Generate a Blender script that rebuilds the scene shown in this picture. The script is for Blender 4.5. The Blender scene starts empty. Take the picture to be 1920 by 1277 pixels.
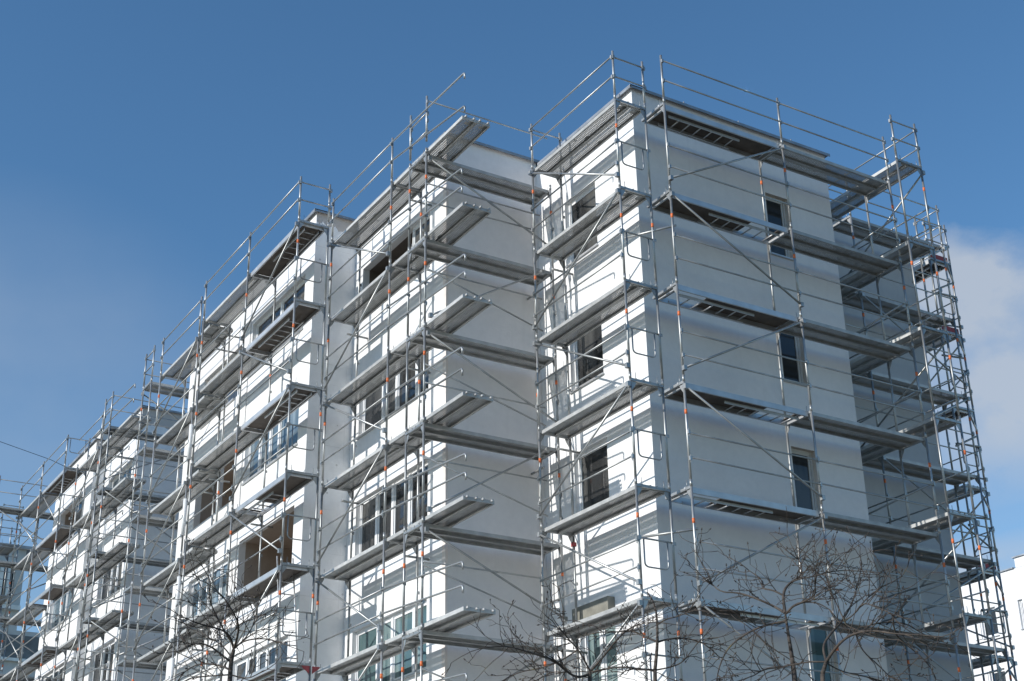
import bpy, bmesh, math, random
from mathutils import Vector, Matrix
random.seed(7)
S = bpy.context.scene
C = S.collection
Z0 = 17.65                      # height of the top scaffold lift above the ground
R = math.radians
SUN = Vector((1.0, -0.075, -0.46)).normalized()

# ------------------------------------------------------------------ materials
def nt(name):
    m = bpy.data.materials.new(name); m.use_nodes = True
    t = m.node_tree; b = t.nodes['Principled BSDF']
    return m, t, b
def N(t, kind, **kw):
    n = t.nodes.new(kind)
    for k, v in kw.items():
        if k in n.inputs: n.inputs[k].default_value = v
        else: setattr(n, k, v)
    return n
def lk(t, a, b): t.links.new(a, b)
def math_(t, op, a, b=None, c=None):
    n = t.nodes.new('ShaderNodeMath'); n.operation = op
    for i, v in enumerate((a, b, c)):
        if v is None: continue
        if isinstance(v, (int, float)): n.inputs[i].default_value = v
        else: lk(t, v, n.inputs[i])
    return n.outputs[0]
def mix(t, fac, a, b):
    n = t.nodes.new('ShaderNodeMix'); n.data_type = 'RGBA'
    for s, v in ((n.inputs[0], fac), (n.inputs[6], a), (n.inputs[7], b)):
        if isinstance(v, (int, float)): s.default_value = v
        elif isinstance(v, tuple): s.default_value = (*v, 1)
        else: lk(t, v, s)
    return n.outputs[2]
def ramp(t, v, a, b):
    n = t.nodes.new('ShaderNodeMapRange'); n.clamp = True
    lk(t, v, n.inputs[0]); n.inputs[1].default_value = a; n.inputs[2].default_value = b
    return n.outputs[0]
def noise(t, scale, detail=4, co='Object', vec=None, rough=.55):
    n = N(t, 'ShaderNodeTexNoise'); n.inputs['Scale'].default_value = scale
    n.inputs['Detail'].default_value = detail; n.inputs['Roughness'].default_value = rough
    if vec is None:
        tc = N(t, 'ShaderNodeTexCoord'); vec = tc.outputs[co]
    lk(t, vec, n.inputs['Vector'])
    return n.outputs['Fac']

def simple(name, col, rough=.6, metal=0.0, var=0.0, scale=6.0):
    m, t, b = nt(name)
    b.inputs['Roughness'].default_value = rough; b.inputs['Metallic'].default_value = metal
    if var:
        f = ramp(t, noise(t, scale), .3, .7)
        lo = tuple(c * (1 - var) for c in col); hi = tuple(min(1, c * (1 + var)) for c in col)
        lk(t, mix(t, f, lo, hi), b.inputs['Base Color'])
    else: b.inputs['Base Color'].default_value = (*col, 1)
    return m

def galvanised(name, lo, hi, metal, rough):
    m, t, b = nt(name)
    oi = N(t, 'ShaderNodeObjectInfo')
    f = math_(t, 'ADD', math_(t, 'MULTIPLY', noise(t, 3.5, 4), .7), math_(t, 'MULTIPLY', oi.outputs['Random'], .3))
    lk(t, mix(t, ramp(t, f, .3, .72), lo, hi), b.inputs['Base Color'])
    b.inputs['Metallic'].default_value = metal
    lk(t, math_(t, 'ADD', math_(t, 'MULTIPLY', noise(t, 5, 3), .16), rough - .08), b.inputs['Roughness'])
    return m
M = {}
M['tube'] = galvanised('galvanised_tube', (.29, .30, .30), (.46, .47, .47), .7, .44)
M['alu'] = galvanised('aluminium', (.45, .46, .47), (.62, .63, .64), .7, .45)

def deck_material():
    m, t, b = nt('perforated_steel_deck')
    tc = N(t, 'ShaderNodeTexCoord'); sp = N(t, 'ShaderNodeSeparateXYZ'); lk(t, tc.outputs['Object'], sp.inputs[0])
    oi = N(t, 'ShaderNodeObjectInfo')
    fx = math_(t, 'SUBTRACT', math_(t, 'FRACT', math_(t, 'MULTIPLY', sp.outputs[0], 1 / .042)), .5)
    fy = math_(t, 'SUBTRACT', math_(t, 'FRACT', math_(t, 'MULTIPLY', sp.outputs[1], 1 / .046)), .5)
    d = math_(t, 'ADD', math_(t, 'MULTIPLY', fx, fx), math_(t, 'MULTIPLY', fy, fy))
    hole = math_(t, 'LESS_THAN', d, .10)
    # only the flat plate is perforated, flanges are not
    zt = math_(t, 'GREATER_THAN', sp.outputs[2], -.011)
    xin = math_(t, 'LESS_THAN', math_(t, 'ABSOLUTE', math_(t, 'SUBTRACT', sp.outputs[0], .16)), .118)
    worn = math_(t, 'GREATER_THAN', noise(t, 1.3, 3), .42)      # many holes are clogged with plaster
    hole = math_(t, 'MULTIPLY', math_(t, 'MULTIPLY', hole, zt), math_(t, 'MULTIPLY', xin, worn))
    f = math_(t, 'ADD', math_(t, 'MULTIPLY', noise(t, 5, 6), .75), math_(t, 'MULTIPLY', oi.outputs['Random'], .3))
    col = mix(t, ramp(t, f, .3, .75), (.34, .345, .34), (.56, .565, .555))
    spl = ramp(t, noise(t, 17, 5), .64, .72)
    lk(t, mix(t, math_(t, 'MULTIPLY', spl, .5), col, (.62, .61, .58)), b.inputs['Base Color'])
    b.inputs['Metallic'].default_value = .3; b.inputs['Roughness'].default_value = .55
    lk(t, math_(t, 'SUBTRACT', 1, hole), b.inputs['Alpha'])
    return m
M['deck'] = deck_material()
M['ply'] = simple('brown_plywood', (.085, .066, .052), .62, 0, .35, 4)
M['orange'] = simple('orange_tape', (.72, .17, .05), .55, 0, .15, 30)
M['red'] = simple('red_board', (.30, .055, .06), .7, 0, .3, 5)
M['blue'] = simple('blue_grey_panel', (.10, .125, .14), .55, 0, .25, 4)

def plaster(name, base, dirt, bump=.15, raw=False):
    m, t, b = nt(name)
    tc = N(t, 'ShaderNodeTexCoord')
    sp = N(t, 'ShaderNodeSeparateXYZ'); lk(t, tc.outputs['Object'], sp.inputs[0])
    big = ramp(t, noise(t, .45, 5), .35, .7)
    fine = ramp(t, noise(t, 7, 6), .35, .7)
    col = mix(t, math_(t, 'ADD', math_(t, 'MULTIPLY', big, .85), math_(t, 'MULTIPLY', fine, .4)), base, dirt)
    mp = N(t, 'ShaderNodeMapping'); mp.inputs['Scale'].default_value = (6, 6, .35)      # rain streaks
    lk(t, tc.outputs['Object'], mp.inputs[0])
    st = ramp(t, noise(t, 1.0, 5, vec=mp.outputs[0]), .58, .78)
    col = mix(t, math_(t, 'MULTIPLY', st, .22), col, tuple(c * .72 for c in base))
    if raw:
        # reinforcing coat: board joints, anchor dots, darker unfinished patches
        u = math_(t, 'ADD', sp.outputs[0], sp.outputs[1])
        jz = math_(t, 'LESS_THAN', math_(t, 'ABSOLUTE', math_(t, 'SUBTRACT', math_(t, 'FRACT', math_(t, 'MULTIPLY', sp.outputs[2], 2)), .5)), .016)
        jx = math_(t, 'LESS_THAN', math_(t, 'ABSOLUTE', math_(t, 'SUBTRACT', math_(t, 'FRACT', u), .5)), .008)
        j = math_(t, 'MULTIPLY', math_(t, 'MAXIMUM', jz, jx), ramp(t, noise(t, 2.2, 3), .45, .7))
        col = mix(t, math_(t, 'MULTIPLY', j, .35), col, tuple(c * .55 for c in base))
        vo = N(t, 'ShaderNodeTexVoronoi'); vo.inputs['Scale'].default_value = 2.6
        lk(t, tc.outputs['Object'], vo.inputs['Vector'])
        dot = math_(t, 'LESS_THAN', vo.outputs['Distance'], .07)
        col = mix(t, math_(t, 'MULTIPLY', dot, .6), col, tuple(c * .45 for c in base))
        # bare concrete strip left under the coping
        top = math_(t, 'ADD', sp.outputs[2], math_(t, 'MULTIPLY', math_(t, 'SUBTRACT', noise(t, 3.5, 5), .5), .5))
        col = mix(t, math_(t, 'MULTIPLY', math_(t, 'GREATER_THAN', top, .84), .8), col, (.42, .37, .33))
    lk(t, col, b.inputs['Base Color'])
    b.inputs['Roughness'].default_value = .88
    bp = N(t, 'ShaderNodeBump'); bp.inputs['Strength'].default_value = bump; bp.inputs['Distance'].default_value = .02
    lk(t, noise(t, 26, 4), bp.inputs['Height']); lk(t, bp.outputs[0], b.inputs['Normal'])
    return m
M['white'] = plaster('white_render', (.80, .80, .80), (.70, .705, .71))
M['raw'] = plaster('grey_base_coat', (.84, .845, .85), (.74, .745, .75), .2, True)
M['rawwhite'] = plaster('white_base_coat', (.78, .775, .77), (.66, .655, .65), .2)
M['recessgrey'] = plaster('light_grey_render', (.52, .53, .545), (.45, .46, .475))  # darker, slightly bluish grey than the other walls; recessed wall only
M['facade'] = plaster('pale_grey_render', (.80, .775, .765), (.70, .68, .675))
M['bead'] = simple('corner_bead', (.74, .685, .65), .8, 0, .15, 3)
M['coping'] = simple('sheet_metal_coping', (.33, .35, .375), .45, .6, .25, 3)
M['frame2'] = simple('shaded_window_plastic', (.56, .55, .53), .4, 0, .05, 3)  # window plastic with shade put into its colour, for the shaded long side
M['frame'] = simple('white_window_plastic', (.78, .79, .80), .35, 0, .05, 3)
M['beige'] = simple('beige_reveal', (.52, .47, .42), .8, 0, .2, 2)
M['brown'] = plaster('brown_unfinished_interior', (.40, .335, .28), (.30, .25, .21))
M['olive'] = simple('weathered_shutter_box', (.20, .195, .165), .7, 0, .2, 5)
M['darkbrown'] = plaster('dark_brown_interior', (.15, .125, .105), (.10, .085, .07))  # darker brown copy of the interior plaster, for one loggia
M['roof'] = simple('roof_gravel', (.22, .22, .22), .9, 0, .3, 8)
M['greyface'] = simple('grey_facade', (.48, .50, .49), .7, 0, .2, .8)
M['greydark'] = simple('dark_facade_band', (.13, .145, .15), .5, 0, .3, 1.5)
M['greylight'] = simple('pale_slat', (.74, .78, .76), .6, 0, .12, 3)
M['black'] = simple('dark_recess', (.012, .012, .014), .8)

def glass(name, dark, light, amt):
    m, t, b = nt(name)
    tc = N(t, 'ShaderNodeTexCoord')
    oi = N(t, 'ShaderNodeObjectInfo')
    mp = N(t, 'ShaderNodeMapping'); mp.inputs['Scale'].default_value = (1.6, 1.6, .3)
    lk(t, tc.outputs['Object'], mp.inputs[0])
    v = N(t, 'ShaderNodeVectorMath'); v.operation = 'ADD'; lk(t, mp.outputs[0], v.inputs[0])
    cb = N(t, 'ShaderNodeCombineXYZ'); k = math_(t, 'MULTIPLY', oi.outputs['Random'], 40)
    lk(t, k, cb.inputs[0]); lk(t, k, cb.inputs[2]); lk(t, cb.outputs[0], v.inputs[1])
    f = math_(t, 'MULTIPLY', ramp(t, noise(t, 1, 3, vec=v.outputs[0]), .48, .62), amt)
    lk(t, mix(t, f, dark, light), b.inputs['Base Color'])
    b.inputs['Roughness'].default_value = .04; b.inputs['IOR'].default_value = 1.48
    bp = N(t, 'ShaderNodeBump'); bp.inputs['Strength'].default_value = .05; bp.inputs['Distance'].default_value = .05
    lk(t, noise(t, 1.6, 2), bp.inputs['Height']); lk(t, bp.outputs[0], b.inputs['Normal'])
    return m
M['glass'] = glass('window_glass', (.03, .031, .032), (.12, .12, .115), .6)
M['glasssky'] = glass('sky_painted_window_glass', (.10, .14, .17), (.36, .43, .47), .9)  # bluish sky reflection painted into the pane colour
M['glassteal'] = glass('teal_window_glass', (.07, .12, .125), (.22, .29, .29), .8)

def bark():
    m, t, b = nt('bare_bark')
    f = ramp(t, noise(t, 14, 5), .35, .7)
    col = mix(t, f, (.030, .025, .023), (.10, .08, .065))
    lich = ramp(t, noise(t, 4, 4), .66, .74)
    lk(t, mix(t, math_(t, 'MULTIPLY', lich, .5), col, (.20, .17, .06)), b.inputs['Base Color'])
    b.inputs['Roughness'].default_value = .85
    return m
M['bark'] = bark()
def ground_mat():
    m, t, b = nt('lawn_and_bare_earth')
    f = ramp(t, noise(t, .35, 6), .4, .62); g = ramp(t, noise(t, 9, 5), .3, .7)
    lk(t, mix(t, f, mix(t, g, (.08, .085, .04), (.15, .14, .08)), mix(t, g, (.20, .18, .155), (.30, .285, .26))), b.inputs['Base Color'])
    b.inputs['Roughness'].default_value = .95
    return m
M['ground'] = ground_mat()
M['paving'] = simple('concrete_paving', (.44, .435, .43), .85, 0, .2, 2)

# ------------------------------------------------------------------ mesh helpers
class MB:
    def __init__(s): s.bm = bmesh.new(); s.mi = 0
    def box(s, a, b):
        x0, y0, z0 = (min(p, q) for p, q in zip(a, b)); x1, y1, z1 = (max(p, q) for p, q in zip(a, b))
        v = [s.bm.verts.new(p) for p in ((x0,y0,z0),(x1,y0,z0),(x1,y1,z0),(x0,y1,z0),(x0,y0,z1),(x1,y0,z1),(x1,y1,z1),(x0,y1,z1))]
        for f in ((0,3,2,1),(4,5,6,7),(0,1,5,4),(1,2,6,5),(2,3,7,6),(3,0,4,7)):
            fc = s.bm.faces.new([v[i] for i in f]); fc.material_index = s.mi
        return s
    def face(s, pts):
        f = s.bm.faces.new([s.bm.verts.new(p) for p in pts]); f.material_index = s.mi; return s
    def prism(s, pts, off):
        off = Vector(off); a = [s.bm.verts.new(p) for p in pts]; b = [s.bm.verts.new(Vector(p) + off) for p in pts]
        n = len(a); s.bm.faces.new(a); s.bm.faces.new(b[::-1])
        for i in range(n): s.bm.faces.new((a[i], b[i], b[(i+1) % n], a[(i+1) % n]))
        return s
    def tube(s, pts, r, n=8, r2=None):
        pts = [Vector(p) for p in pts]; m = len(pts)
        d = (pts[1] - pts[0]).normalized()
        up = Vector((0, 0, 1)) if abs(d.z) < .9 else Vector((1, 0, 0))
        e1 = d.cross(up).normalized(); rings = []
        for i, p in enumerate(pts):
            if i == 0: dd = pts[1] - pts[0]
            elif i == m - 1: dd = pts[-1] - pts[-2]
            else: dd = (pts[i+1] - pts[i]).normalized() + (pts[i] - pts[i-1]).normalized()
            dd.normalize(); e1 = (e1 - dd * e1.dot(dd)).normalized(); e2 = dd.cross(e1)
            rr = r if r2 is None else r + (r2 - r) * i / (m - 1)
            rings.append([s.bm.verts.new(p + (e1 * math.cos(a) + e2 * math.sin(a)) * rr) for a in (2 * math.pi * k / n for k in range(n))])
        for i in range(m - 1):
            for k in range(n):
                f = s.bm.faces.new((rings[i][k], rings[i][(k+1) % n], rings[i+1][(k+1) % n], rings[i+1][k])); f.smooth = True; f.material_index = s.mi
        for rg in (rings[0][::-1], rings[-1]):
            f = s.bm.faces.new(rg); f.material_index = s.mi
        return s
    def mesh(s, name, *mats):
        bmesh.ops.recalc_face_normals(s.bm, faces=s.bm.faces)
        me = bpy.data.meshes.new(name); s.bm.to_mesh(me); s.bm.free()
        for m in mats: me.materials.append(M[m])
        return me

def obj(name, me, parent=None, loc=(0, 0, 0), rz=0.0):
    o = bpy.data.objects.new(name, me); C.objects.link(o)
    o.location = loc; o.rotation_euler.z = rz
    if parent: o.parent = parent
    return o
def thing(name, label, cat, loc, rz=0.0, group=None):
    o = obj(name, None, None, loc, rz); o['label'] = label; o['category'] = cat
    if group: o['group'] = group
    return o
def structure(name, me, loc=(0, 0, 0)):
    o = obj(name, me, None, loc); o['kind'] = 'structure'; return o

# ------------------------------------------------------------------ shared scaffold meshes
W = .73
def fillet(pts, r, n=4):
    out = [Vector(pts[0])]
    for a, b, c in zip(pts, pts[1:], pts[2:]):
        a, b, c = Vector(a), Vector(b), Vector(c); d1 = (a - b).normalized(); d2 = (c - b).normalized()
        p, q = b + d1 * r, b + d2 * r
        for k in range(n + 1):
            t = k / n; out.append(p * (1 - t) ** 2 + b * 2 * t * (1 - t) + q * t * t)
    out.append(Vector(pts[-1])); return out
def frame_mesh(outer=True, inner=True, low=True):
    m = MB(); T = .0242
    for on, x, side in ((outer, 0, 1), (inner, W, -1)):
        if not on: continue
        m.tube([(x, 0, -2.0), (x, 0, 0)], T, 10)
        m.tube([(x, 0, -.02), (x, 0, .11)], .0265, 10)              # spigot joint
        g = [(x + side * .024, -.004, -.06), (x + side * .13, -.004, -.06), (x + side * .10, -.004, -.13), (x + side * .024, -.004, -.24)]
        m.prism(g, (0, .008, 0))
        if x == 0:
            for z in (-1.5, -1.0): m.box((-.060, -.022, z - .045), (-.022, .022, z + .03)); m.box((-.052, -.006, z - .09), (-.040, .006, z + .06))
        else:
            m.box((W - .02, -.035, -1.03), (W + .045, -.022, -.97))
    for x in (.12, W - .12): m.tube([(x, 0, -.03), (x, .0, .13)], .006, 5)
    m.box((.0, -.026, -.055), (W, -.020, -.005)); m.box((.0, .020, -.055), (W, .026, -.005)); m.box((.0, -.02, -.055), (W, .02, -.049))
    return m.mesh('scaffold_frame', 'tube')
FR = frame_mesh()
FR_OUT = frame_mesh(True, False)
def foot_mesh():
    m = MB(); m.tube([(0, 0, 0), (0, 0, 2.0)], .018, 8); m.box((-.075, -.075, 0), (.075, .075, .008)); m.tube([(0, 0, .25), (0, 0, .29)], .04, 8)
    return m.mesh('base_jack', 'tube')
BAND = MB().tube([(0, 0, -.045), (0, 0, .045)], .0262, 10).mesh('tape_band', 'orange')
def post_mesh():
    m = MB(); m.tube([(0, 0, 0), (0, 0, 1.12)], .0242, 10)
    for z in (.5, .97): m.box((-.058, -.022, z - .045), (-.02, .022, z + .03))
    return m.mesh('guard_post', 'tube')
POST = post_mesh()
_c = {}
def deck_mesh(L):
    k = ('d', round(L, 2))
    if k not in _c:
        m = MB(); w = .32; a, b = .03, L - .03
        m.box((0, a, -.006), (w, b, 0))
        for x0, x1 in ((0, .004), (w - .004, w)): m.box((x0, a, -.070), (x1, b, -.006))
        for x0, x1 in ((.004, .034), (w - .034, w - .004)): m.box((x0, a, -.070), (x1, b, -.066))
        for y in (a, b - .02): m.box((.004, y, -.064), (w - .004, y + .02, -.006))
        for y in (0, L):
            for x in (.05, .24): m.box((x, y - .035, -.03), (x + .03, y + .035, .004))
        _c[k] = m.mesh('steel_deck', 'deck')
    return _c[k]
def hatch_mesh(L, h0, h1):
    k = ('h', round(L, 2), h0, h1)
    if k not in _c:
        m = MB(); w = .61
        for x in (0, w - .035): m.box((x, .03, -.11), (x + .035, L - .03, .0))
        for y in (.03, L - .07): m.box((.035, y, -.10), (w - .035, y + .04, -.014))
        for x in (.06, .5):
            for y in (0, L): m.box((x, y - .035, -.04), (x + .04, y + .035, .004))
        _c[k] = m.mesh('hatch_deck', 'alu')
        p = MB(); w0, w1 = .037, w - .037
        if h0 > .12: p.box((w0, .075, -.012), (w1, h0, -.001))
        if h1 < L - .12: p.box((w0, h1, -.012), (w1, L - .075, -.001))
        if h1 <= h0: pass
        _c[k + ('p',)] = p.mesh('plywood_panel', 'ply')
    return _c[k], _c[k + ('p',)]
def ladder_mesh(n):
    k = ('l', n)
    if k not in _c:
        m = MB(); ln = n * .28
        for x in (.0, .34): m.box((x, 0, -.03), (x + .022, ln + .14, .02))
        for i in range(n): m.tube([(.02, .14 + i * .28, -.005), (.345, .14 + i * .28, -.005)], .014, 6)
        _c[k] = m.mesh('ladder', 'alu')
    return _c[k]
def gate_mesh():
    m = MB(); m.tube([(.0, 0, 0), (W, 0, 0)], .017, 8)
    m.tube(fillet([(.10, 0, -.005), (.10, 0, -.5), (W - .12, 0, -.5), (W - .12, 0, -.005)], .09), .0145, 8)
    m.box((-.035, -.03, -.04), (.035, .03, .03))
    return m.mesh('side_guard', 'tube')
GATE = gate_mesh()
END = MB().tube([(0, 0, 0), (W, 0, 0)], .017, 8).box((W - .03, -.04, -.05), (W + .02, .0, .03)).box((-.03, -.04, -.05), (.02, 0, .03)).mesh('end_rail', 'tube')
def bar_mesh(v, r=.0168, hook=False, clamp=False):
    v = Vector(v); k = ('b', tuple(round(c, 2) for c in v), r, hook, clamp)
    if k not in _c:
        m = MB(); pts = [(0, 0, 0), v]
        if hook:
            d = v.normalized(); pts = [Vector((0, 0, 0)), v - d * .12, v - d * .04, v + Vector((0, 0, -.012)), v + d * .02 + Vector((0, 0, -.05)), v + d * .01 + Vector((0, 0, -.14))]
        m.tube(pts, r, 8)
        if clamp:
            for p in (Vector((0, 0, 0)), v): m.box(p - Vector((.035, .035, .045)), p + Vector((.035, .035, .045)))
        _c[k] = m.mesh('bar', 'tube')
    return _c[k]
# ------------------------------------------------------------------ scaffold sections
# local axes of a section: x from the outer to the inner row of posts, y along the run, z up from the ground
class Scaffold:
    def __init__(s, label, origin, rot, z0, lines, kmax=6, kfoot=8, group='scaffold sections around the buildings'):
        s.t = thing('scaffold', label, 'scaffold', (origin[0], origin[1], 0), R(rot), group)
        s.z0 = z0 + Z0; s.lines = lines; s.kmax = kmax; s.kfoot = kfoot
        s.rnd = random.Random(label)
    def part(s, name, me, x, y, z): return obj(name, me, s.t, (x, y, s.z0 + z))
    def frames(s, skip_inner=(), off=-.62):
        for y in s.lines:
            me = FR_OUT if y in skip_inner else FR
            ks = int((s.z0 - .3) // 2)
            for k in range(ks):
                f = s.part('frame', me, 0, y, -2 * k)
                if k > s.kmax: continue
                for x in (0, W):
                    if x and y in skip_inner: continue
                    if s.rnd.random() < (.85 if x == 0 else .3):
                        obj('tape_band', BAND, f, (x, 0, off + s.rnd.uniform(-.06, .06)))
            for x in (0, W):
                if x and y in skip_inner: continue
                j = s.part('base_jack', s.jack(s.z0 - 2 * ks), x, y, -s.z0)
    def jack(s, h):
        k = ('j', round(h, 2))
        if k not in _c:
            m = MB(); m.tube([(0, 0, 0), (0, 0, h + .3)], .018, 8); m.box((-.075, -.075, 0), (.075, .075, .01)); m.tube([(0, 0, .22), (0, 0, .27)], .04, 8)
            _c[k] = m.mesh('base_jack', 'tube')
        return _c[k]
    def tops(s, outer, inner=()):
        for y in outer: s.part('guard_post', POST, 0, y, .0)
        for y in inner:
            o = s.part('guard_post', POST, W, y, .0); o.rotation_euler.z = math.pi
    def steel(s, y0, y1, ks, dz=0.0):
        for k in ks:
            for x in (.045, .372): s.part('deck', deck_mesh(y1 - y0), x, y0, -2 * k + dz)
    def hatch(s, y0, y1, k, h, lad, n=6, pos=None):
        """h: (start, end) of the open hatch or None, lad: y where the folded ladder starts"""
        L = y1 - y0; h0, h1 = h if h else (L * .5, L * .5)
        fr, ply = hatch_mesh(L, h0, h1)
        d = s.part('deck', fr, .06, y0, -2 * k)
        obj('plywood_panel', ply, d)
        if lad is not None: obj('ladder', ladder_mesh(n), d, (.125, lad, -.135))
    def ties(s, gap, step=2, skip=()):
        for n, y in enumerate(s.lines):
            if n in skip: continue
            for k in range(n % step, s.kmax + 1, step):
                s.part('wall_tie', bar_mesh((gap + .25, 0, 0), r=.0242, clamp=False), W - .25, y + .05, -2 * k - .28)
    def rails(s, y0, y1, ks, zs=(.5, .97), x=-.042):
        for k in ks:
            for z in zs:
                dz = s.rnd.uniform(-.015, .015)
                s.part('guard_rail', bar_mesh((0, y1 - y0, dz)), x, y0, -2 * k + z - dz / 2)
    def hooked(s, x, y0, z, y1, z1):
        s.part('guard_rail', bar_mesh((0, y1 - y0, z1 - z), r=.0195, hook=True), x, y0, z)
    def brace(s, y0, z, y1, z1, x=-.05):
        s.part('diagonal_brace', bar_mesh((0, y1 - y0, z1 - z), r=.0215, clamp=True), x, y0, z)
    def zigzag(s, y0, y1, ks, first=True):
        for k in ks:
            a, b = -2 * k - .13, -2 * k - 1.77
            s.brace(y0, a if (k % 2 == 0) == first else b, y1, b if (k % 2 == 0) == first else a)
    def gates(s, y, ks):
        for k in ks: s.part('side_guard', GATE, 0, y, -2 * k + 1.02)
    def ends(s, y, ks, zs=(.52, .98)):
        for k in ks:
            for z in zs: s.part('end_rail', END, 0, y, -2 * k + z)
    def tubebar(s, name, p, q, r=.0242):
        p = Vector(p); q = Vector(q); s.part(name, bar_mesh(q - p, r=r), *p)

B = 3.07
K = range(0, 7)
# --- nearest block, sunlit short side
a = Scaffold('tall narrow scaffold bay on the sunlit short side of the nearest block, by the corner', (0, 0), 0, 0, (0, 3.08))
a.frames(); a.ties(0.25, skip=(0,)); a.tops((0, 3.08), (0, 3.08)); a.steel(0, 3.08, K); a.rails(0, 3.08, K); a.gates(0, range(1, 7)); a.ends(0, (0,))
a.zigzag(0, 3.08, K, False); a.ends(3.08, (0,), (.98,))
for k in (1, 4): a.tubebar('coupler_tube', (.42, .56, -2 * k - .78), (.97, -.42, -2 * k - .80))
# --- nearest block, shaded long side (run goes to -y locally = +x in the world)
X0 = .93
b = Scaffold('long scaffold with dark ladder hatch decks before the shaded windowed wall of the nearest block', (X0, -.37), 90, 0, (0, -B, -2 * B))
b.frames(skip_inner=(0,)); b.tops((0, -B, -2 * B))
for k in K:
    y = -B
    h = {0: None, 1: (.16, .86), 2: (2.15, 2.86), 3: (.16, .86), 4: (2.15, 2.86), 5: (.16, .86)}.get(k)
    lad = {0: 1.0, 1: .16, 2: 1.05, 3: .16, 4: 1.05, 5: .2}.get(k)
    b.hatch(y, 0, k, h, lad)
b.steel(-2 * B, -B, K); b.rails(-B, 0, K); b.rails(-2 * B, -B, K)
for k in K:
    z1, z2 = -2 * k - .13, -2 * k - 1.77
    b.brace(-B, z1 if k % 2 == 0 else z2, 0, z2 if k % 2 == 0 else z1)
# --- end of the nearest block
c = Scaffold('scaffold bay projecting into open sky at the right end of the nearest block', (7.71, 2.32), 180, .33, (0, B))
c.frames(); c.tops((0, B), (B,)); c.steel(0, B, K); c.rails(0, B, K); c.ends(B, (0,)); c.zigzag(0, B, (0, 2, 4), False)
for k in range(1, 6):
    c.tubebar('coupler_tube', (.73, B - .35, -2 * k + .9 - .25), (.73, B - 3.0, -2 * k + .45), .02)
# --- recessed wall on the right
d = Scaffold('scaffold along the recessed grey wall at right, behind the projecting end bay', (6.67, 1.97), 90, .6, (-1.57, -1.57 - B))
d.frames(); d.tops((-1.57, -1.57 - B), (-1.57 - B,)); d.steel(-1.57 - B, -1.57, K); d.steel(-1.57, 0, range(1, 7))
d.rails(-1.57 - B, -1.57, K); d.rails(-1.57, 0, K)
d.zigzag(-1.57 - B, -1.57, K); d.ends(-1.57 - B, (0,))
for k in range(0, 6):
    d.tubebar('coupler_tube', (.1, -1.57 - B + .5, -2 * k - 1.35 + .3 * (k % 2)), (-.02, -1.57 - B - .10, -2 * k - 1.05))
# --- tower at the far right
e = Scaffold('slender scaffold tower with looped gates and red boards, farthest right against the clouds', (12.25, 5.67), 180, .6, (0, B))
e.frames(); e.tops((0, B), (0, B)); e.rails(0, B, K); e.gates(B, range(1, 7)); e.ends(B, (0,))
for k in K:
    if k % 2 == 0: e.hatch(0, B, k, None, 1.1)
    else: e.steel(0, B, (k,))
RB = MB().box((.03, 0, 0), (W - .03, .025, .15)).mesh('toe_board', 'red')
for k in (0, 1, 4): e.part('toe_board', RB, 0, B - .06, -2 * k + .02)
e.zigzag(0, B, K)
for k in range(0, 6):
    e.tubebar('coupler_tube', (0, B + .02, -2 * k - .55), (.9, B + .62, -2 * k - .5))
    e.tubebar('coupler_tube', (-.02, B + .03, -2 * k - .95), (W + .05, B + .03, -2 * k - (1.7 if k % 2 else 1.0)), .02)
# --- second block, shaded side
f = Scaffold('smooth steel deck bay before the shaded blank wall between first and second blocks', (-2.35, 3.5), 90, -.1, (0, -B))
f.frames(); f.ties(.22, skip=(0,))
for x in (0, W): f.part('guard_post', POST, x, 0, .28 if x == 0 else .2)
f.steel(-B, 0, K); f.ends(0, (0,))
f.part('guard_rail', bar_mesh((0, 3.0, 0)), -.04, -3.0, 1.16 + .1)
for k in K:
    if k % 2 == 0: f.brace(-B, -2 * k - 1.5, -.05, -2 * k - .15)
    else: f.brace(-B + .3, -2 * k - .12, -.1, -2 * k - 1.75)
    f.part('guard_rail', bar_mesh((0, 2.75, 0)), -.04, -2.75, -2 * k - .76 - .45 * (k % 3 == 2))
    if k == 0: f.part('guard_rail', bar_mesh((0, 2.6, -.04)), -.04, -2.6, -1.15)
    else: f.part('guard_rail', bar_mesh((0, 2.75, .78)), -.04, -2.75, -2 * k - 1.6 + .1 * (k % 2))
# --- second block, sunlit side with decks running past the corner
g = Scaffold('scaffold whose mesh decks and hooked rails jut past the corner of the second block', (-2.36, 0), 0, 0, (5.08, 8.15))
g.frames(); g.ties(0.28); g.tops((5.08, 8.15)); g.steel(2.01, 5.08, K); g.steel(5.08, 8.15, K); g.rails(5.08, 8.15, K)
hk = [(.85, .06), (.67, .27), (.72, .35), (.83, .40), (.70, .35), (.75, .33), (.8, .4)]
for k in K:
    for z, z1 in ((.97, hk[k][0]), (.5, hk[k][1])): g.hooked(-.042, 5.08, -2 * k + z, 1.80 + .12 * (k % 2), -2 * k + z1)
g.zigzag(5.08, 8.15, K, False)
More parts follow.
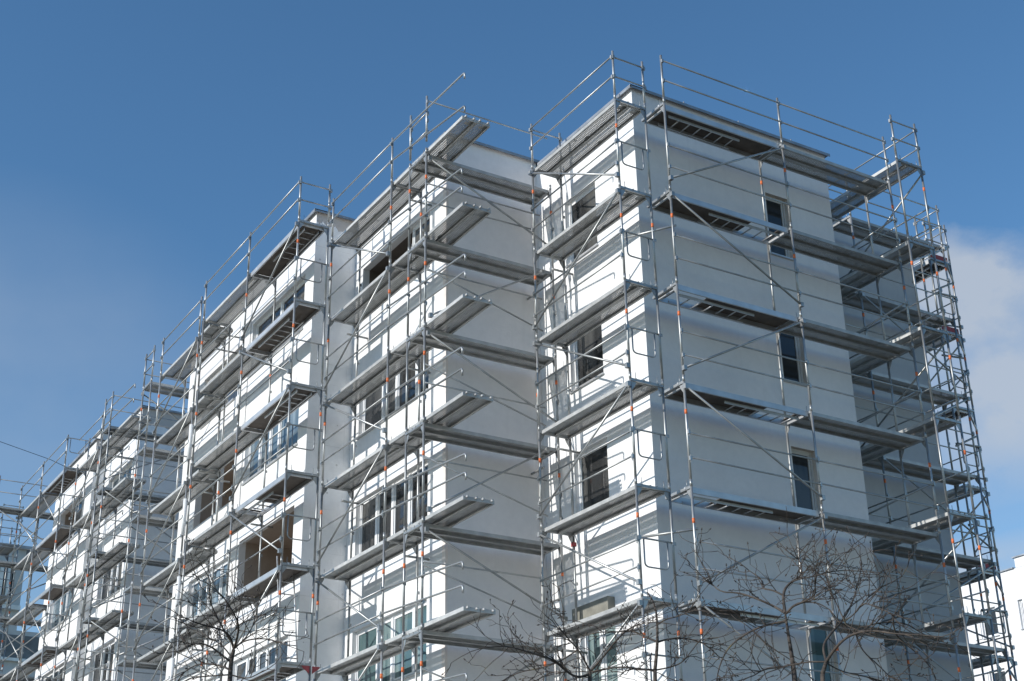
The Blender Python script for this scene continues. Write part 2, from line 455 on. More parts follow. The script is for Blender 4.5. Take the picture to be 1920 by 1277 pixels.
# --- third block
h = Scaffold('scaffold with brown hatch decks and a leaning ladder before the third block windows', (-3.44, 0), 0, 0, (7.6, 10.68, 13.75))
h.frames(); h.ties(0.29, skip=(0,)); h.tops((7.6, 10.68, 13.75), (7.6,)); h.steel(10.68, 13.75, K); h.rails(7.6, 10.68, K); h.rails(10.68, 13.75, K)
h.gates(7.6, range(1, 7)); h.ends(7.6, (0,))
for k in K:
    hh = {3: (2.2, 2.92)}.get(k); lad = {0: .12, 1: .75, 2: .1, 3: 1.15, 5: .3}.get(k)
    h.hatch(7.6, 10.68, k, hh, lad)
h.zigzag(7.6, 10.68, K)
lean = MB()
for x in (0, .36): lean.tube([(x, 0, 0), (x + .02, .55, 2.35)], .017, 8)
for i in range(8): lean.tube([(.0, .03 + .55 * (i + .5) / 8.5, 2.35 * (i + .5) / 8.5), (.37, .03 + .55 * (i + .5) / 8.5, 2.35 * (i + .5) / 8.5)], .013, 6)
RC = MB().prism([(.03, -.006, -.06), (.20, -.006, -.06), (.17, -.006, -.11), (.03, -.006, -.21)], (0, .012, 0)).prism([(-.03, -.006, -.06), (-.20, -.006, -.06), (-.17, -.006, -.11), (-.03, -.006, -.21)], (0, .012, 0)).mesh('console_bracket', 'red')
for k in (5,): h.part('console_bracket', RC, W, 7.57, -2 * k)
a.part('clamp', MB().box((-.045, -.035, -.04), (.04, .035, .04)).mesh('clamp', 'red'), W, 3.08, -8.22)
h.part('leaning_ladder', lean.mesh('leaning_ladder', 'alu'), .2, 7.85, -10.0)
# --- fourth part of the row
i_ = Scaffold('plain deck scaffold on the last part of the near row, left of the hatch decks', (-3.3, 0), 0, -.12, (14.47, 17.54))
i_.frames(); i_.ties(0.37); i_.tops((14.47, 17.54)); i_.steel(14.47, 17.54, K); i_.rails(14.47, 17.54, K)
i_.steel(13.76, 14.47, K, .04)
for k in K: i_.brace(14.47, -2 * k - .13, 17.54, -2 * k - 1.77)
PL = MB().box((.05, 0, 0), (.55, .03, .36)).mesh('toe_board', 'blue')
for k in K: i_.part('toe_board', PL, 0, 14.44, -2 * k + .05)
WRAP = MB().tube([(0, 0, 0), (0, 0, .95)], .055, 10).mesh('plastic_sleeve', 'frame')
for k in range(1, 6): i_.part('plastic_sleeve', WRAP, .0, 14.47, -2 * k - 1.5)
# --- back of the near row
j = Scaffold('scaffold bay crossing the sky gap between the near row and the far building', (-3.22, 19.38), -90, .1, (0, B))
j.frames(); j.tops((0, B), (0,)); j.steel(0, B, range(0, 6)); j.ends(0, range(0, 5)); j.rails(0, B, range(0, 6)); j.zigzag(0, B, range(0, 6))
# --- far building, shaded side
k_ = Scaffold('plain deck scaffold across the grey shaded end wall of the far building', (-3.2, 22.7), 90, .1, (0, -B, -2 * B))
k_.frames(); k_.tops((0, -B, -2 * B), (0,)); k_.steel(-B, 0, range(0, 6)); k_.steel(-2 * B, -B, range(0, 6)); k_.rails(-B, 0, range(0, 6)); k_.rails(-2 * B, -B, range(0, 6))
k_.ends(0, range(0, 6)); k_.zigzag(-B, 0, range(0, 6))
# --- far building, sunlit sides
l_ = Scaffold('scaffold with decks overhanging the near corner of the far building', (-2.98, 0), 0, .05, (24.42, 27.0))
l_.frames(); l_.ties(0.4); l_.tops((24.42,)); l_.steel(21.35, 24.42, range(0, 6)); l_.steel(24.42, 27.0, range(0, 6)); l_.rails(24.42, 27.0, range(0, 6))
for k in range(0, 6):
    for z in (.5, .97): l_.hooked(-.042, 24.42, -2 * k + z, 21.0, -2 * k + z - .12)
for k in range(0, 6): l_.brace(24.42, -2 * k - .13, 27.0, -2 * k - 1.77)
m_ = Scaffold('scaffold with ladder decks and a looped gate on top, along the far building front', (-3.36, 0), 0, .1, (27.2, 30.27, 33.3))
m_.frames(); m_.tops((27.2, 30.27, 33.3)); m_.rails(27.2, 30.27, range(0, 6)); m_.rails(30.27, 33.3, range(0, 6)); m_.steel(30.27, 33.3, range(0, 6))
m_.gates(27.2, range(0, 6)); m_.zigzag(30.27, 33.3, range(0, 6), False)
m_.tops((), (27.2,))
for k in range(0, 6): m_.hatch(27.2, 30.27, k, {2: (2.1, 2.85)}.get(k), {0: .7, 3: .3, 5: .3}.get(k))
for k in range(0, 5): m_.tubebar('coupler_tube', (.1, 30.3, -2 * k - .1), (W, 29.4, -2 * k - 1.7), .02)
n_ = Scaffold('scaffold run reaching out of the left picture edge beyond the far building', (-7.32, 33.0), 90, .25, (0, -B, -2 * B))
n_.frames(); n_.tops((0, -B, -2 * B)); n_.steel(-B, 0, range(0, 5)); n_.steel(-2 * B, -B, range(0, 5)); n_.rails(-B, 0, range(0, 5)); n_.rails(-2 * B, -B, range(0, 2))
n_.zigzag(-B, 0, range(0, 5)); n_.zigzag(-2 * B, -B, range(0, 5), False)
o_ = Scaffold('thin ladder like scaffold tower behind the far building, leftmost against the grey facade', (-3.35, 36.2), 0, -.2, (0, 1.57), group='scaffold sections around the buildings')
o_.frames(); o_.steel(0, 1.57, range(0, 6)); o_.rails(0, 1.57, range(0, 6)); o_.tops((0, 1.57), (0, 1.57))
for k in range(0, 6):
    o_.ends(0, (k,), (.3, .6, .9, 1.2, 1.5))
# ------------------------------------------------------------------ buildings
class Building:
    """walls are drawn in lift coordinates (z = 0 at the top scaffold lift)"""
    def __init__(s, label, base, name='apartment_building'):
        s.t = thing(name, label, 'building', (base[0], base[1], 0)); s.off = Vector((-base[0], -base[1], Z0))
    def add(s, name, me, parent=None): return obj(name, me, parent or s.t, s.off if parent is None else (0, 0, 0))
    def wall(s, axis, c, u0, u1, z0, z1, mat, holes=(), depth=.17, rmat=None):
        """axis 'x': plane x=c seen from -x, u = y;  axis 'y': plane y=c seen from -y, u = x"""
        P = (lambda u, z, d=0: (c + d, u, z)) if axis == 'x' else (lambda u, z, d=0: (u, c + d, z))
        us = sorted({u0, u1, *[q for h in holes for q in h[:2] if u0 < q < u1]}); zs = sorted({z0, z1, *[q for h in holes for q in h[2:4]]})
        m = MB(); vs = {}
        def v(u, z):
            if (u, z) not in vs: vs[u, z] = m.bm.verts.new(P(u, z))
            return vs[u, z]
        for a, b in zip(us, us[1:]):
            for p, q in zip(zs, zs[1:]):
                cu, cz = (a + b) / 2, (p + q) / 2
                if any(h[0] < cu < h[1] and h[2] < cz < h[3] for h in holes): continue
                m.bm.faces.new((v(a, p), v(b, p), v(b, q), v(a, q)))
        m.mi = 1
        for h in holes:
            a, b, p, q = h[:4]; dd = h[4] if len(h) > 4 else depth
            for (ua, za), (ub, zb) in (((a, p), (b, p)), ((b, p), (b, q)), ((b, q), (a, q)), ((a, q), (a, p))):
                m.face([P(ua, za), P(ub, zb), P(ub, zb, dd), P(ua, za, dd)])
        return s.add('wall', m.mesh('wall', mat, rmat or mat))
    def window(s, axis, c, u0, u1, z0, z1, lights=1, mat='glass', depth=.17, sill=True, fm='frame', widths=None):
        P = (lambda u, d, z: (c + d, u, z)) if axis == 'x' else (lambda u, d, z: (u, c + d, z))
        f = MB(); d0, d1 = depth - .075, depth - .01; t = .045
        def bx(m, ua, ub, za, zb, da, db): m.box(P(ua, da, za), P(ub, db, zb))
        bx(f, u0, u0 + t, z0, z1, d0, d1); bx(f, u1 - t, u1, z0, z1, d0, d1)
        bx(f, u0 + t, u1 - t, z0, z0 + t, d0, d1); bx(f, u0 + t, u1 - t, z1 - t, z1, d0, d1)
        widths = widths or [1] * lights; tot = sum(widths); edges = [u0]
        for w in widths: edges.append(edges[-1] + (u1 - u0) * w / tot)
        for e in edges[1:-1]: bx(f, e - .045, e + .045, z0 + t, z1 - t, d0 - .006, d1 + .004)
        w = s.add('window', f.mesh('window_frame', fm))
        for n, (a, b) in enumerate(zip(edges, edges[1:])):
            g = MB(); g.mi = 0
            aa, bb = a + t + .012, b - t - .012
            # sash
            for r in ((aa, aa + .038, z0 + t, z1 - t), (bb - .038, bb, z0 + t, z1 - t)): bx(g, *r, d0 + .012, d1 - .008)
            for r in ((aa + .038, bb - .038, z0 + t, z0 + t + .05), (aa + .038, bb - .038, z1 - t - .05, z1 - t)): bx(g, *r, d0 + .012, d1 - .008)
            sash = obj('sash', g.mesh('sash', fm), w)
            q = MB(); bx(q, aa + .045, bb - .045, z0 + t + .045, z1 - t - .045, d0 + .03, d0 + .038)
            pn = obj('pane', q.mesh('pane', mat), w)
            pn.location = (0, 0, 0)
        if sill:
            k = MB(); k.box(P(u0 - .03, -.05, z0 - .035), P(u1 + .03, depth - .08, z0 - .004))
            obj('sill', k.mesh('sill', 'coping' if sill == 'dark' else 'alu'), w)
        return w
    def room(s, axis, c, u0, u1, z0, z1, depth=1.6, mat='brown'):
        P = (lambda u, z, d: (c + d, u, z)) if axis == 'x' else (lambda u, z, d: (u, c + d, z))
        m = MB(); a, b = .17, depth
        m.face([P(u0, z0, b), P(u1, z0, b), P(u1, z1, b), P(u0, z1, b)])
        for (ua, za), (ub, zb) in (((u0, z0), (u1, z0)), ((u1, z0), (u1, z1)), ((u1, z1), (u0, z1)), ((u0, z1), (u0, z0))):
            m.face([P(ua, za, a), P(ub, zb, a), P(ub, zb, b), P(ua, za, b)])
        return s.add('loggia', m.mesh('loggia', mat))
    def coping(s, pts, z, w=.09):
        """sheet metal edge along a chain of wall corners, drip edge outside"""
        m = MB()
        for (ax, ay), (bx, by) in zip(pts, pts[1:]):
            if abs(ax - bx) < 1e-6: m.box((ax - w, min(ay, by) - w, z), (ax + .35, max(ay, by) - w - .002, z + .022)); m.box((ax - w, min(ay, by) - w, z - .045), (ax - w + .012, max(ay, by) - w - .002, z))
            else: m.box((min(ax, bx) - w - .002, ay - w, z - .003), (max(ax, bx) + w, ay + .35, z + .020)); m.box((min(ax, bx) - w, ay - w, z - .045), (max(ax, bx) + w, ay - w + .012, z - .004))
        return s.add('coping', m.mesh('coping', 'coping'))
    def slab(s, name, a, b, mat): return s.add(name, MB().box(a, b).mesh(name, mat))

ST = 2.9
NS = range(0, 6)
def heads(h0, s0): return [(s0 - ST * k, h0 - ST * k) for k in NS]
near = Building('large stepped white apartment block behind the near scaffolds, its flat roof at centre right', (5.5, 9))
GB = -Z0
XA, YA, ZA = .98, .73, 1.0
XR, YB, XB = 6.33, 4.45, -1.35
ZB = 1.17
XC, YC, YD, XD, YE = -2.42, 9.0, 13.45, -2.2, 18.3
# front corner block, sunlit short side
low = lambda k: .58 if k >= 3 else 0
hl = [(2.18, 3.34, a - low(k), b - low(k)) for k, (a, b) in enumerate(heads(-.45, -2.0))]
near.wall('x', XA, YA, YB, GB, ZA, 'white', hl)
near.slab('shutter_box', (XA - .16, 2.16, -9.70), (XA - .003, 3.36, -9.42), 'olive')
for n, h in enumerate(hl): near.window('x', XA, *h, lights=1 if n < 3 else 2, mat='glassteal' if n == 3 else 'glass')
# front corner block, shaded long side
hr = [(4.42, 5.04, a - low(k), b - low(k)) for k, (a, b) in enumerate(heads(-.5, -1.98))]
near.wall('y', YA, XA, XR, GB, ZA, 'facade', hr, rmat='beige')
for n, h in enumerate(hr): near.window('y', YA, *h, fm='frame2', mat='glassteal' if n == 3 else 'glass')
near.wall('y', 3.0, XR, 11.3, GB, ZB, 'recessgrey')
m = MB(); m.box((XR - .02, YA + .004, GB), (XR, 3.004, ZA - .004)); near.add('wall', m.mesh('wall', 'white'))
m = MB(); m.box((11.28, 3.004, GB), (11.3, 16, ZB - .004)); near.add('wall', m.mesh('wall', 'white'))
# second block
near.wall('y', YB, XB, XA, GB, ZB, 'facade')
hb = [(5.2, 8.56, a, b) for a, b in heads(-.32, -1.72)]
near.wall('x', XB, YB, YC, GB, ZB, 'white', hb)
for n, h in enumerate(hb):
    if n == 0:
        near.room('x', XB, *h, depth=2.2, mat='darkbrown'); near.window('x', XB, h[0], h[0] + 1.0, h[2], h[3], mat='glass')
    elif n == 2:
        near.window('x', XB, *h, mat='glass', widths=[1.15, .9, .9, 1.0])
    else:
        near.window('x', XB, *h, mat='glass' if n != 3 else 'glassteal', widths=[.75, 1.0, .7, 1.1])
near.slab('corner_bead', (XB - .004, YB - .004, GB + .5), (XB + .05, YB + .13, ZB - .12), 'bead')
# third block
near.wall('y', YC, XC, XB, GB, ZB, 'raw')
hc = [(9.52, 12.84, a, b) for a, b in heads(-.28, -1.72)]
hd = [(13.88, 17.0, a, b) for a, b in heads(-.28, -1.72)]
near.wall('x', XC, YC, YD, GB, ZB, 'white', hc)
near.wall('x', XD, YD, YE, GB, ZB - .02, 'rawwhite', hd)
near.slab('pilaster', (XC - .03, 12.95, GB + .4), (XC - .003, YD - .004, ZB - .15), 'rawwhite')
m = MB(); m.box((XC + .001, YD, GB), (XD - .001, YD + .02, ZB - .03)); near.add('wall', m.mesh('wall', 'rawwhite'))
for n, h in enumerate(hc):
    if n == 2: near.room('x', XC, *h, depth=2.4)
    else: near.window('x', XC, *h, mat='glasssky' if n == 1 else 'glass', widths=[1.5, 1.5] if n == 0 else [1.4, .55, .65, .75])
for n, h in enumerate(hd):
    if n in (0, 1):
        near.room('x', XD, *h, depth=2.0); near.window('x', XD, h[0] + .6, h[1], h[2], h[3], mat='glass', widths=[1, 1]) if n == 0 else None
        if n == 1: near.slab('pilaster', (XD + .03, 15.3, h[2]), (XD + .15, 15.42, h[3]), 'frame')
    else: near.window('x', XD, *h, mat='glasssky', widths=[.9, .8, .6, .6])
near.wall('y', YE, XD, 11.0, GB, ZB - .03, 'raw')
for z, rect in ((ZA, (XA, YA, XR - .02, YB)), (ZB, (XB, YB, 11.28, YE - .01)), (ZB - .004, (XC, YC, XB, YD)), (ZB - .03, (XD, YD, XB, YE - .01))):
    x0, y0, x1, y1 = rect; near.slab('roof', (x0 + .02, y0 + .02, z - .3), (x1 - .002, y1 - .002, z - .12), 'roof')
near.coping([(XA, YB - .1), (XA, YA), (XR, YA)], ZA)
near.coping([(XB, YC - .1), (XB, YB), (XA + 3.0, YB)], ZB)
near.coping([(XC, YD + .2), (XC, YC), (XB, YC)], ZB + .004)
near.coping([(XD, YE + .1), (XD, YD + .3)], ZB - .01)
near.coping([(XR, 3.0), (11.3, 3.0)], ZB)
ROD = MB()
for x in (2.4, 3.9, 5.4): ROD.tube([(x, YA + .05, ZA + .04), (x, YA + .05, ZA + .16)], .018, 6)
near.add('lightning_conductor', ROD.mesh('lightning_conductor', 'alu'))

far = Building('smaller white apartment building farther down the row at left, with a chimney', (3, 28.5))
XE, YF, XF, YG, YH, ZE = -1.85, 24.0, -2.25, 27.75, 32.6, 1.42
far.wall('y', YF, XE, 9, GB, ZE, 'raw')
he = [(24.6, 27.1, a, b) for a, b in heads(-.2, -1.62)]
hf = [(28.5, 31.6, a, b) for a, b in heads(-.2, -1.62)]
far.wall('x', XE, YF, YG, GB, ZE, 'white', he); far.wall('x', XF, YG, YH, GB, ZE, 'white', hf)
m = MB(); m.box((XF + .001, YG - .02, GB), (XE - .001, YG - .001, ZE - .01)); far.add('wall', m.mesh('wall', 'raw'))
for n, h in enumerate(he): far.window('x', XE, *h, mat=('glasssky', 'glass', 'glass', 'glassteal', 'glass', 'glass')[n], widths=[.8, .6, 1.0])
for n, h in enumerate(hf):
    if n == 0: far.room('x', XF, *h, depth=1.5, mat='brown'); far.window('x', XF, h[0], h[0] + 1.5, h[2], h[3], widths=[.6, .9])
    else: far.window('x', XF, *h, mat=('glass', 'glasssky', 'glass', 'glasssky', 'glass', 'glass')[n], widths=[1.2, .7, 1.0])
m = MB(); m.box((XF + .02, YH - .02, GB), (9, YH, ZE - .01)); far.add('wall', m.mesh('wall', 'raw'))
far.slab('roof', (XE + .02, YF + .02, ZE - .3), (9, YH - .03, ZE - .12), 'roof')
far.coping([(XE, YG), (XE, YF), (9, YF)], ZE); far.coping([(XF, YH), (XF, YG)], ZE + .006)
ch = far.slab('chimney', (-1.9, 28.6, ZE), (-1.35, 29.3, ZE + .62), 'rawwhite')
m = MB(); m.box((-1.98, 28.52, ZE + .622), (-1.27, 29.38, ZE + .68)); obj('chimney_cap', m.mesh('chimney_cap', 'coping'), ch)

# ------------------------------------------------------------------ background buildings
g1 = Building('grey building with dark vertical slat openings at the far left edge', (-4, 70), 'office_building')
yb, xr, zt = 60.0, 2.9, 6.35
g1.slab('wall', (-14, yb, GB), (xr, yb + 14, zt), 'greyface')
g1.slab('wall', (xr + .002, yb, GB), (xr + 4, yb + 12, 1.9), 'greyface')
g1.slab('roof', (-14.2, yb - .25, zt + .002), (xr + .25, yb + 14.2, zt + .16), 'coping')
g1.slab('louvre', (-14, yb - .02, 3.2), (xr - .55, yb - .004, 5.45), 'black')
sl = MB()
for q in range(40):
    x = xr - .8 - q * .42
    if x < -13.5: break
    sl.box((x - .10, yb - .35, 3.2), (x + .10, yb - .022, 5.45))
g1.add('slat', sl.mesh('slat', 'greylight'))
g1.slab('ledge', (-14, yb - .28, 2.95), (xr, yb - .001, 3.19), 'greylight')
for z in (.4, -1.9, -4.2, -6.5):
    g1.slab('window_band', (-14, yb - .03, z), (xr + (3.6 if z < 1 else 0) - .3, yb - .003, z + 1.25), 'greydark')
    g1.slab('ledge', (-14, yb - .22, z - .16), (xr + 3.5, yb - .004, z - .004), 'greylight')

w1 = Building('bright white building with small dark windows at the lower right edge', (36, 18), 'apartment_building')
xw = 30.0
hw = []
for k in range(0, 5):
    hw += [(17.62, 18.36, -4.05 - 2.35 * k, -2.95 - 2.35 * k), (16.3, 16.52, -4.05 - 2.35 * k, -2.95 - 2.35 * k)]
w1.wall('x', xw, 10, 26, GB, -1.75, 'white', hw)
for h in hw: w1.window('x', xw, *h, mat='glass', depth=.17, sill=True)
for n, h in enumerate(hw):
    if n % 2 == 0: w1.slab('shutter', (xw - .04, h[1] + .06, h[2]), (xw - .003, h[1] + .42, h[3]), 'frame')
w1.slab('wall', (xw + .18, 9.98, GB), (xw + 12, 9.999, -1.76), 'white')
w1.slab('stair_head', (xw + .004, 10.3, -1.74), (xw + 6, 16.36, -1.36), 'white')
w1.slab('coping', (xw - .07, 16.45, -1.748), (xw + .3, 26, -1.70), 'coping')
w1.slab('coping', (xw - .06, 10.25, -1.358), (xw + 6.05, 16.42, -1.31), 'coping')
w1.slab('roof', (xw + .31, 16.45, -1.95), (xw + 12, 26, -1.80), 'roof')

# ------------------------------------------------------------------ ground
me = MB().face([(-1500, -1500, 0), (1500, -1500, 0), (1500, 1500, 0), (-1500, 1500, 0)]).mesh('ground', 'ground'); structure('ground', me)
me = MB().face([(-6.5, -3.5, .004), (16, -3.5, .004), (16, 42, .004), (-6.5, 42, .004)]).mesh('pavement', 'paving'); structure('pavement', me)

# overhead wire
pts = [Vector((-9.5, 45, 26.6)), Vector((-2.14, 45, 24.6)), Vector((.19, 45, 24.13)), Vector((2.49, 45, 23.39)), Vector((9, 44, 21.6))]
wl = obj('overhead_wire', MB().tube(pts, .012, 6).mesh('overhead_wire', 'black')); wl['label'] = 'thin dark overhead wire sagging across the sky at left'; wl['category'] = 'wire'
TREES = {
 'a': [
  (0.04, [(-9.759, -6.853, 4.192), (-9.76, -6.853, 4.349), (-9.743, -6.859, 4.474)]),
  (0.022, [(-9.743, -6.859, 4.483), (-9.802, -6.91, 4.575), (-9.878, -6.955, 4.611), (-9.977, -6.993, 4.62), (-10.132, -7.011, 4.635), (-10.238, -7.047, 4.652)]),
  (0.022, [(-9.743, -6.859, 4.483), (-9.756, -6.964, 4.551), (-9.783, -7.065, 4.653), (-9.875, -7.14, 4.743), (-9.955, -7.221, 4.788), (-10.034, -7.302, 4.823)]),
  (0.01, [(-9.71, -6.871, 4.7), (-9.68, -6.912, 4.722), (-9.632, -6.959, 4.736)]),
  (0.015, [(-9.772, -6.848, 4.545), (-9.889, -6.901, 4.666), (-9.995, -6.958, 4.787), (-10.074, -7.025, 4.889), (-10.094, -7.114, 4.966)]),
  (0.016, [(-9.735, -6.862, 4.488), (-9.717, -6.989, 4.523), (-9.669, -7.128, 4.527), (-9.581, -7.284, 4.505), (-9.558, -7.415, 4.455)]),
  (0.02, [(-9.763, -6.851, 4.366), (-9.852, -6.846, 4.421), (-9.947, -6.839, 4.485), (-10.056, -6.828, 4.512), (-10.129, -6.83, 4.486)]),
  (0.02, [(-9.764, -6.851, 4.278), (-9.782, -6.729, 4.343), (-9.863, -6.584, 4.389), (-9.944, -6.44, 4.398), (-10.013, -6.302, 4.336)]),
  (0.014, [(-9.754, -6.855, 4.384), (-9.759, -6.77, 4.463), (-9.804, -6.67, 4.559), (-9.873, -6.562, 4.627)]),
  (0.014, [(-9.724, -6.866, 4.501), (-9.629, -6.828, 4.59), (-9.551, -6.784, 4.708), (-9.506, -6.728, 4.816)]),
  (0.014, [(-9.761, -6.852, 4.225), (-9.709, -6.949, 4.213), (-9.653, -7.048, 4.191), (-9.601, -7.146, 4.222)]),
  (0.014, [(-9.761, -6.852, 4.234), (-9.844, -6.812, 4.242), (-9.963, -6.759, 4.232), (-10.082, -6.708, 4.213)]),
 ],
 'b': [
  (0.045, [(-7.221, -8.843, 4.066), (-7.214, -8.847, 4.153)]),
  (0.022, [(-7.214, -8.847, 4.153), (-7.318, -8.847, 4.317), (-7.435, -8.838, 4.424), (-7.498, -8.866, 4.46)]),
  (0.03, [(-7.223, -8.841, 4.124), (-7.347, -8.859, 4.081), (-7.465, -8.883, 4.105), (-7.621, -8.882, 4.214), (-7.818, -8.857, 4.248), (-8.014, -8.835, 4.29), (-8.179, -8.835, 4.273)]),
  (0.026, [(-7.21, -8.85, 4.152), (-7.178, -8.997, 4.244), (-7.138, -9.151, 4.372), (-7.101, -9.304, 4.451), (-7.061, -9.461, 4.461)]),
  (0.018, [(-7.215, -8.847, 4.143), (-7.149, -8.983, 4.153), (-7.075, -9.127, 4.153), (-7.004, -9.27, 4.105)]),
  (0.016, [(-7.45, -8.689, 4.227), (-7.538, -8.5, 4.205), (-7.621, -8.316, 4.201), (-7.674, -8.154, 4.157)]),
  (0.016, [(-7.371, -8.741, 4.138), (-7.437, -8.595, 4.178), (-7.524, -8.437, 4.11)]),
 ],
 'c': [
  (0.034, [(-6.528, -8.849, 4.125), (-6.496, -8.873, 4.382), (-6.487, -8.88, 4.481), (-6.48, -8.886, 4.653), (-6.488, -8.879, 4.817), (-6.54, -8.84, 4.933)]),
  (0.02, [(-6.496, -8.873, 4.462), (-6.541, -8.739, 4.554), (-6.582, -8.61, 4.627), (-6.643, -8.467, 4.629), (-6.706, -8.325, 4.652)]),
  (0.018, [(-6.488, -8.879, 4.471), (-6.36, -8.879, 4.515), (-6.192, -8.911, 4.535), (-6.027, -8.943, 4.505), (-5.912, -8.937, 4.446)]),
  (0.014, [(-6.476, -8.888, 4.643), (-6.463, -8.999, 4.662), (-6.433, -9.123, 4.659), (-6.403, -9.249, 4.676)]),
  (0.018, [(-6.517, -8.858, 4.193), (-6.663, -8.81, 4.228), (-6.812, -8.763, 4.243), (-6.945, -8.728, 4.218), (-7.072, -8.7, 4.182)]),
  (0.014, [(-6.519, -8.856, 4.184), (-6.4, -8.905, 4.245), (-6.283, -8.954, 4.287), (-6.195, -8.982, 4.39)]),
 ],
 'd': [
  (0.042, [(-6.116, -10.232, 3.921), (-6.122, -10.227, 4.138), (-6.133, -10.216, 4.382), (-6.136, -10.213, 4.49)]),
  (0.026, [(-6.136, -10.213, 4.49), (-6.101, -10.164, 4.684), (-6.004, -10.171, 4.785), (-5.896, -10.189, 4.835), (-5.84, -10.159, 4.952), (-5.819, -10.095, 5.032)]),
  (0.022, [(-6.136, -10.213, 4.49), (-6.138, -10.087, 4.577), (-6.189, -9.919, 4.679), (-6.245, -9.748, 4.761), (-6.292, -9.587, 4.792), (-6.299, -9.462, 4.904)]),
  (0.016, [(-6.145, -10.205, 4.67), (-6.131, -10.084, 4.719), (-6.138, -9.946, 4.76), (-6.06, -9.883, 4.866), (-6.079, -9.734, 4.982)]),
  (0.02, [(-6.129, -10.22, 4.49), (-6.151, -10.345, 4.529), (-6.16, -10.484, 4.527), (-6.162, -10.63, 4.552), (-6.236, -10.707, 4.612)]),
  (0.02, [(-6.138, -10.212, 4.412), (-6.235, -10.087, 4.408), (-6.321, -9.975, 4.372), (-6.451, -9.828, 4.26), (-6.502, -9.749, 4.114), (-6.515, -9.703, 3.978)]),
  (0.014, [(-6.357, -10.016, 4.36), (-6.261, -10.041, 4.277), (-6.138, -10.091, 4.182)]),
  (0.014, [(-6.013, -10.327, 4.578), (-5.93, -10.404, 4.561), (-5.865, -10.464, 4.496)]),
  (0.016, [(-6.12, -10.228, 4.061), (-6.248, -10.225, 4.022), (-6.402, -10.2, 4.003), (-6.531, -10.198, 3.935)]),
  (0.012, [(-6.02, -10.321, 4.778), (-5.932, -10.413, 4.788), (-5.852, -10.5, 4.817), (-5.761, -10.6, 4.815)]),
 ],
 'e': [
  (0.05, [(-6.242, -10.661, 3.835), (-6.197, -10.704, 3.987)]),
  (0.034, [(-6.197, -10.704, 3.987), (-6.207, -10.843, 4.078), (-6.209, -10.99, 4.135), (-6.196, -11.154, 4.143), (-6.194, -11.308, 4.111), (-6.192, -11.465, 4.057), (-6.143, -11.674, 4.013)]),
  (0.03, [(-6.202, -10.699, 3.995), (-6.132, -10.61, 4.138), (-5.994, -10.585, 4.263), (-5.852, -10.566, 4.364), (-5.704, -10.553, 4.525), (-5.578, -10.52, 4.7), (-5.452, -10.487, 4.932)]),
  (0.018, [(-5.969, -10.929, 4.212), (-5.858, -10.905, 4.285), (-5.691, -10.941, 4.311), (-5.532, -10.971, 4.314), (-5.409, -10.964, 4.271)]),
  (0.016, [(-6.09, -10.808, 4.288), (-5.998, -10.881, 4.355), (-5.938, -10.925, 4.45), (-5.875, -10.971, 4.512), (-5.812, -11.018, 4.566)]),
  (0.016, [(-6.024, -10.873, 4.419), (-5.992, -10.978, 4.432), (-5.957, -11.088, 4.372), (-5.915, -11.207, 4.295)]),
  (0.018, [(-5.805, -11.097, 4.171), (-5.681, -11.073, 4.117), (-5.548, -11.061, 4.053), (-5.424, -11.038, 3.997)]),
  (0.02, [(-6.203, -10.698, 3.986), (-6.282, -10.597, 3.997), (-6.351, -10.508, 3.989), (-6.436, -10.405, 3.963)]),
  (0.016, [(-6.063, -10.834, 4.133), (-5.926, -10.83, 4.084), (-5.778, -10.839, 3.985), (-5.64, -10.838, 3.886)]),
  (0.014, [(-6.192, -10.708, 3.971), (-6.056, -10.714, 3.919), (-5.885, -10.756, 3.895), (-5.736, -10.778, 3.872)]),
  (0.014, [(-6.114, -10.784, 4.331), (-6.112, -10.783, 4.486), (-6.132, -10.761, 4.587)]),
 ],
}
CLOUD = (3.35, 3.7, 4.2)
SKYS = .142
DUST = .1
SAT = 1.17
EXPO = 0.1
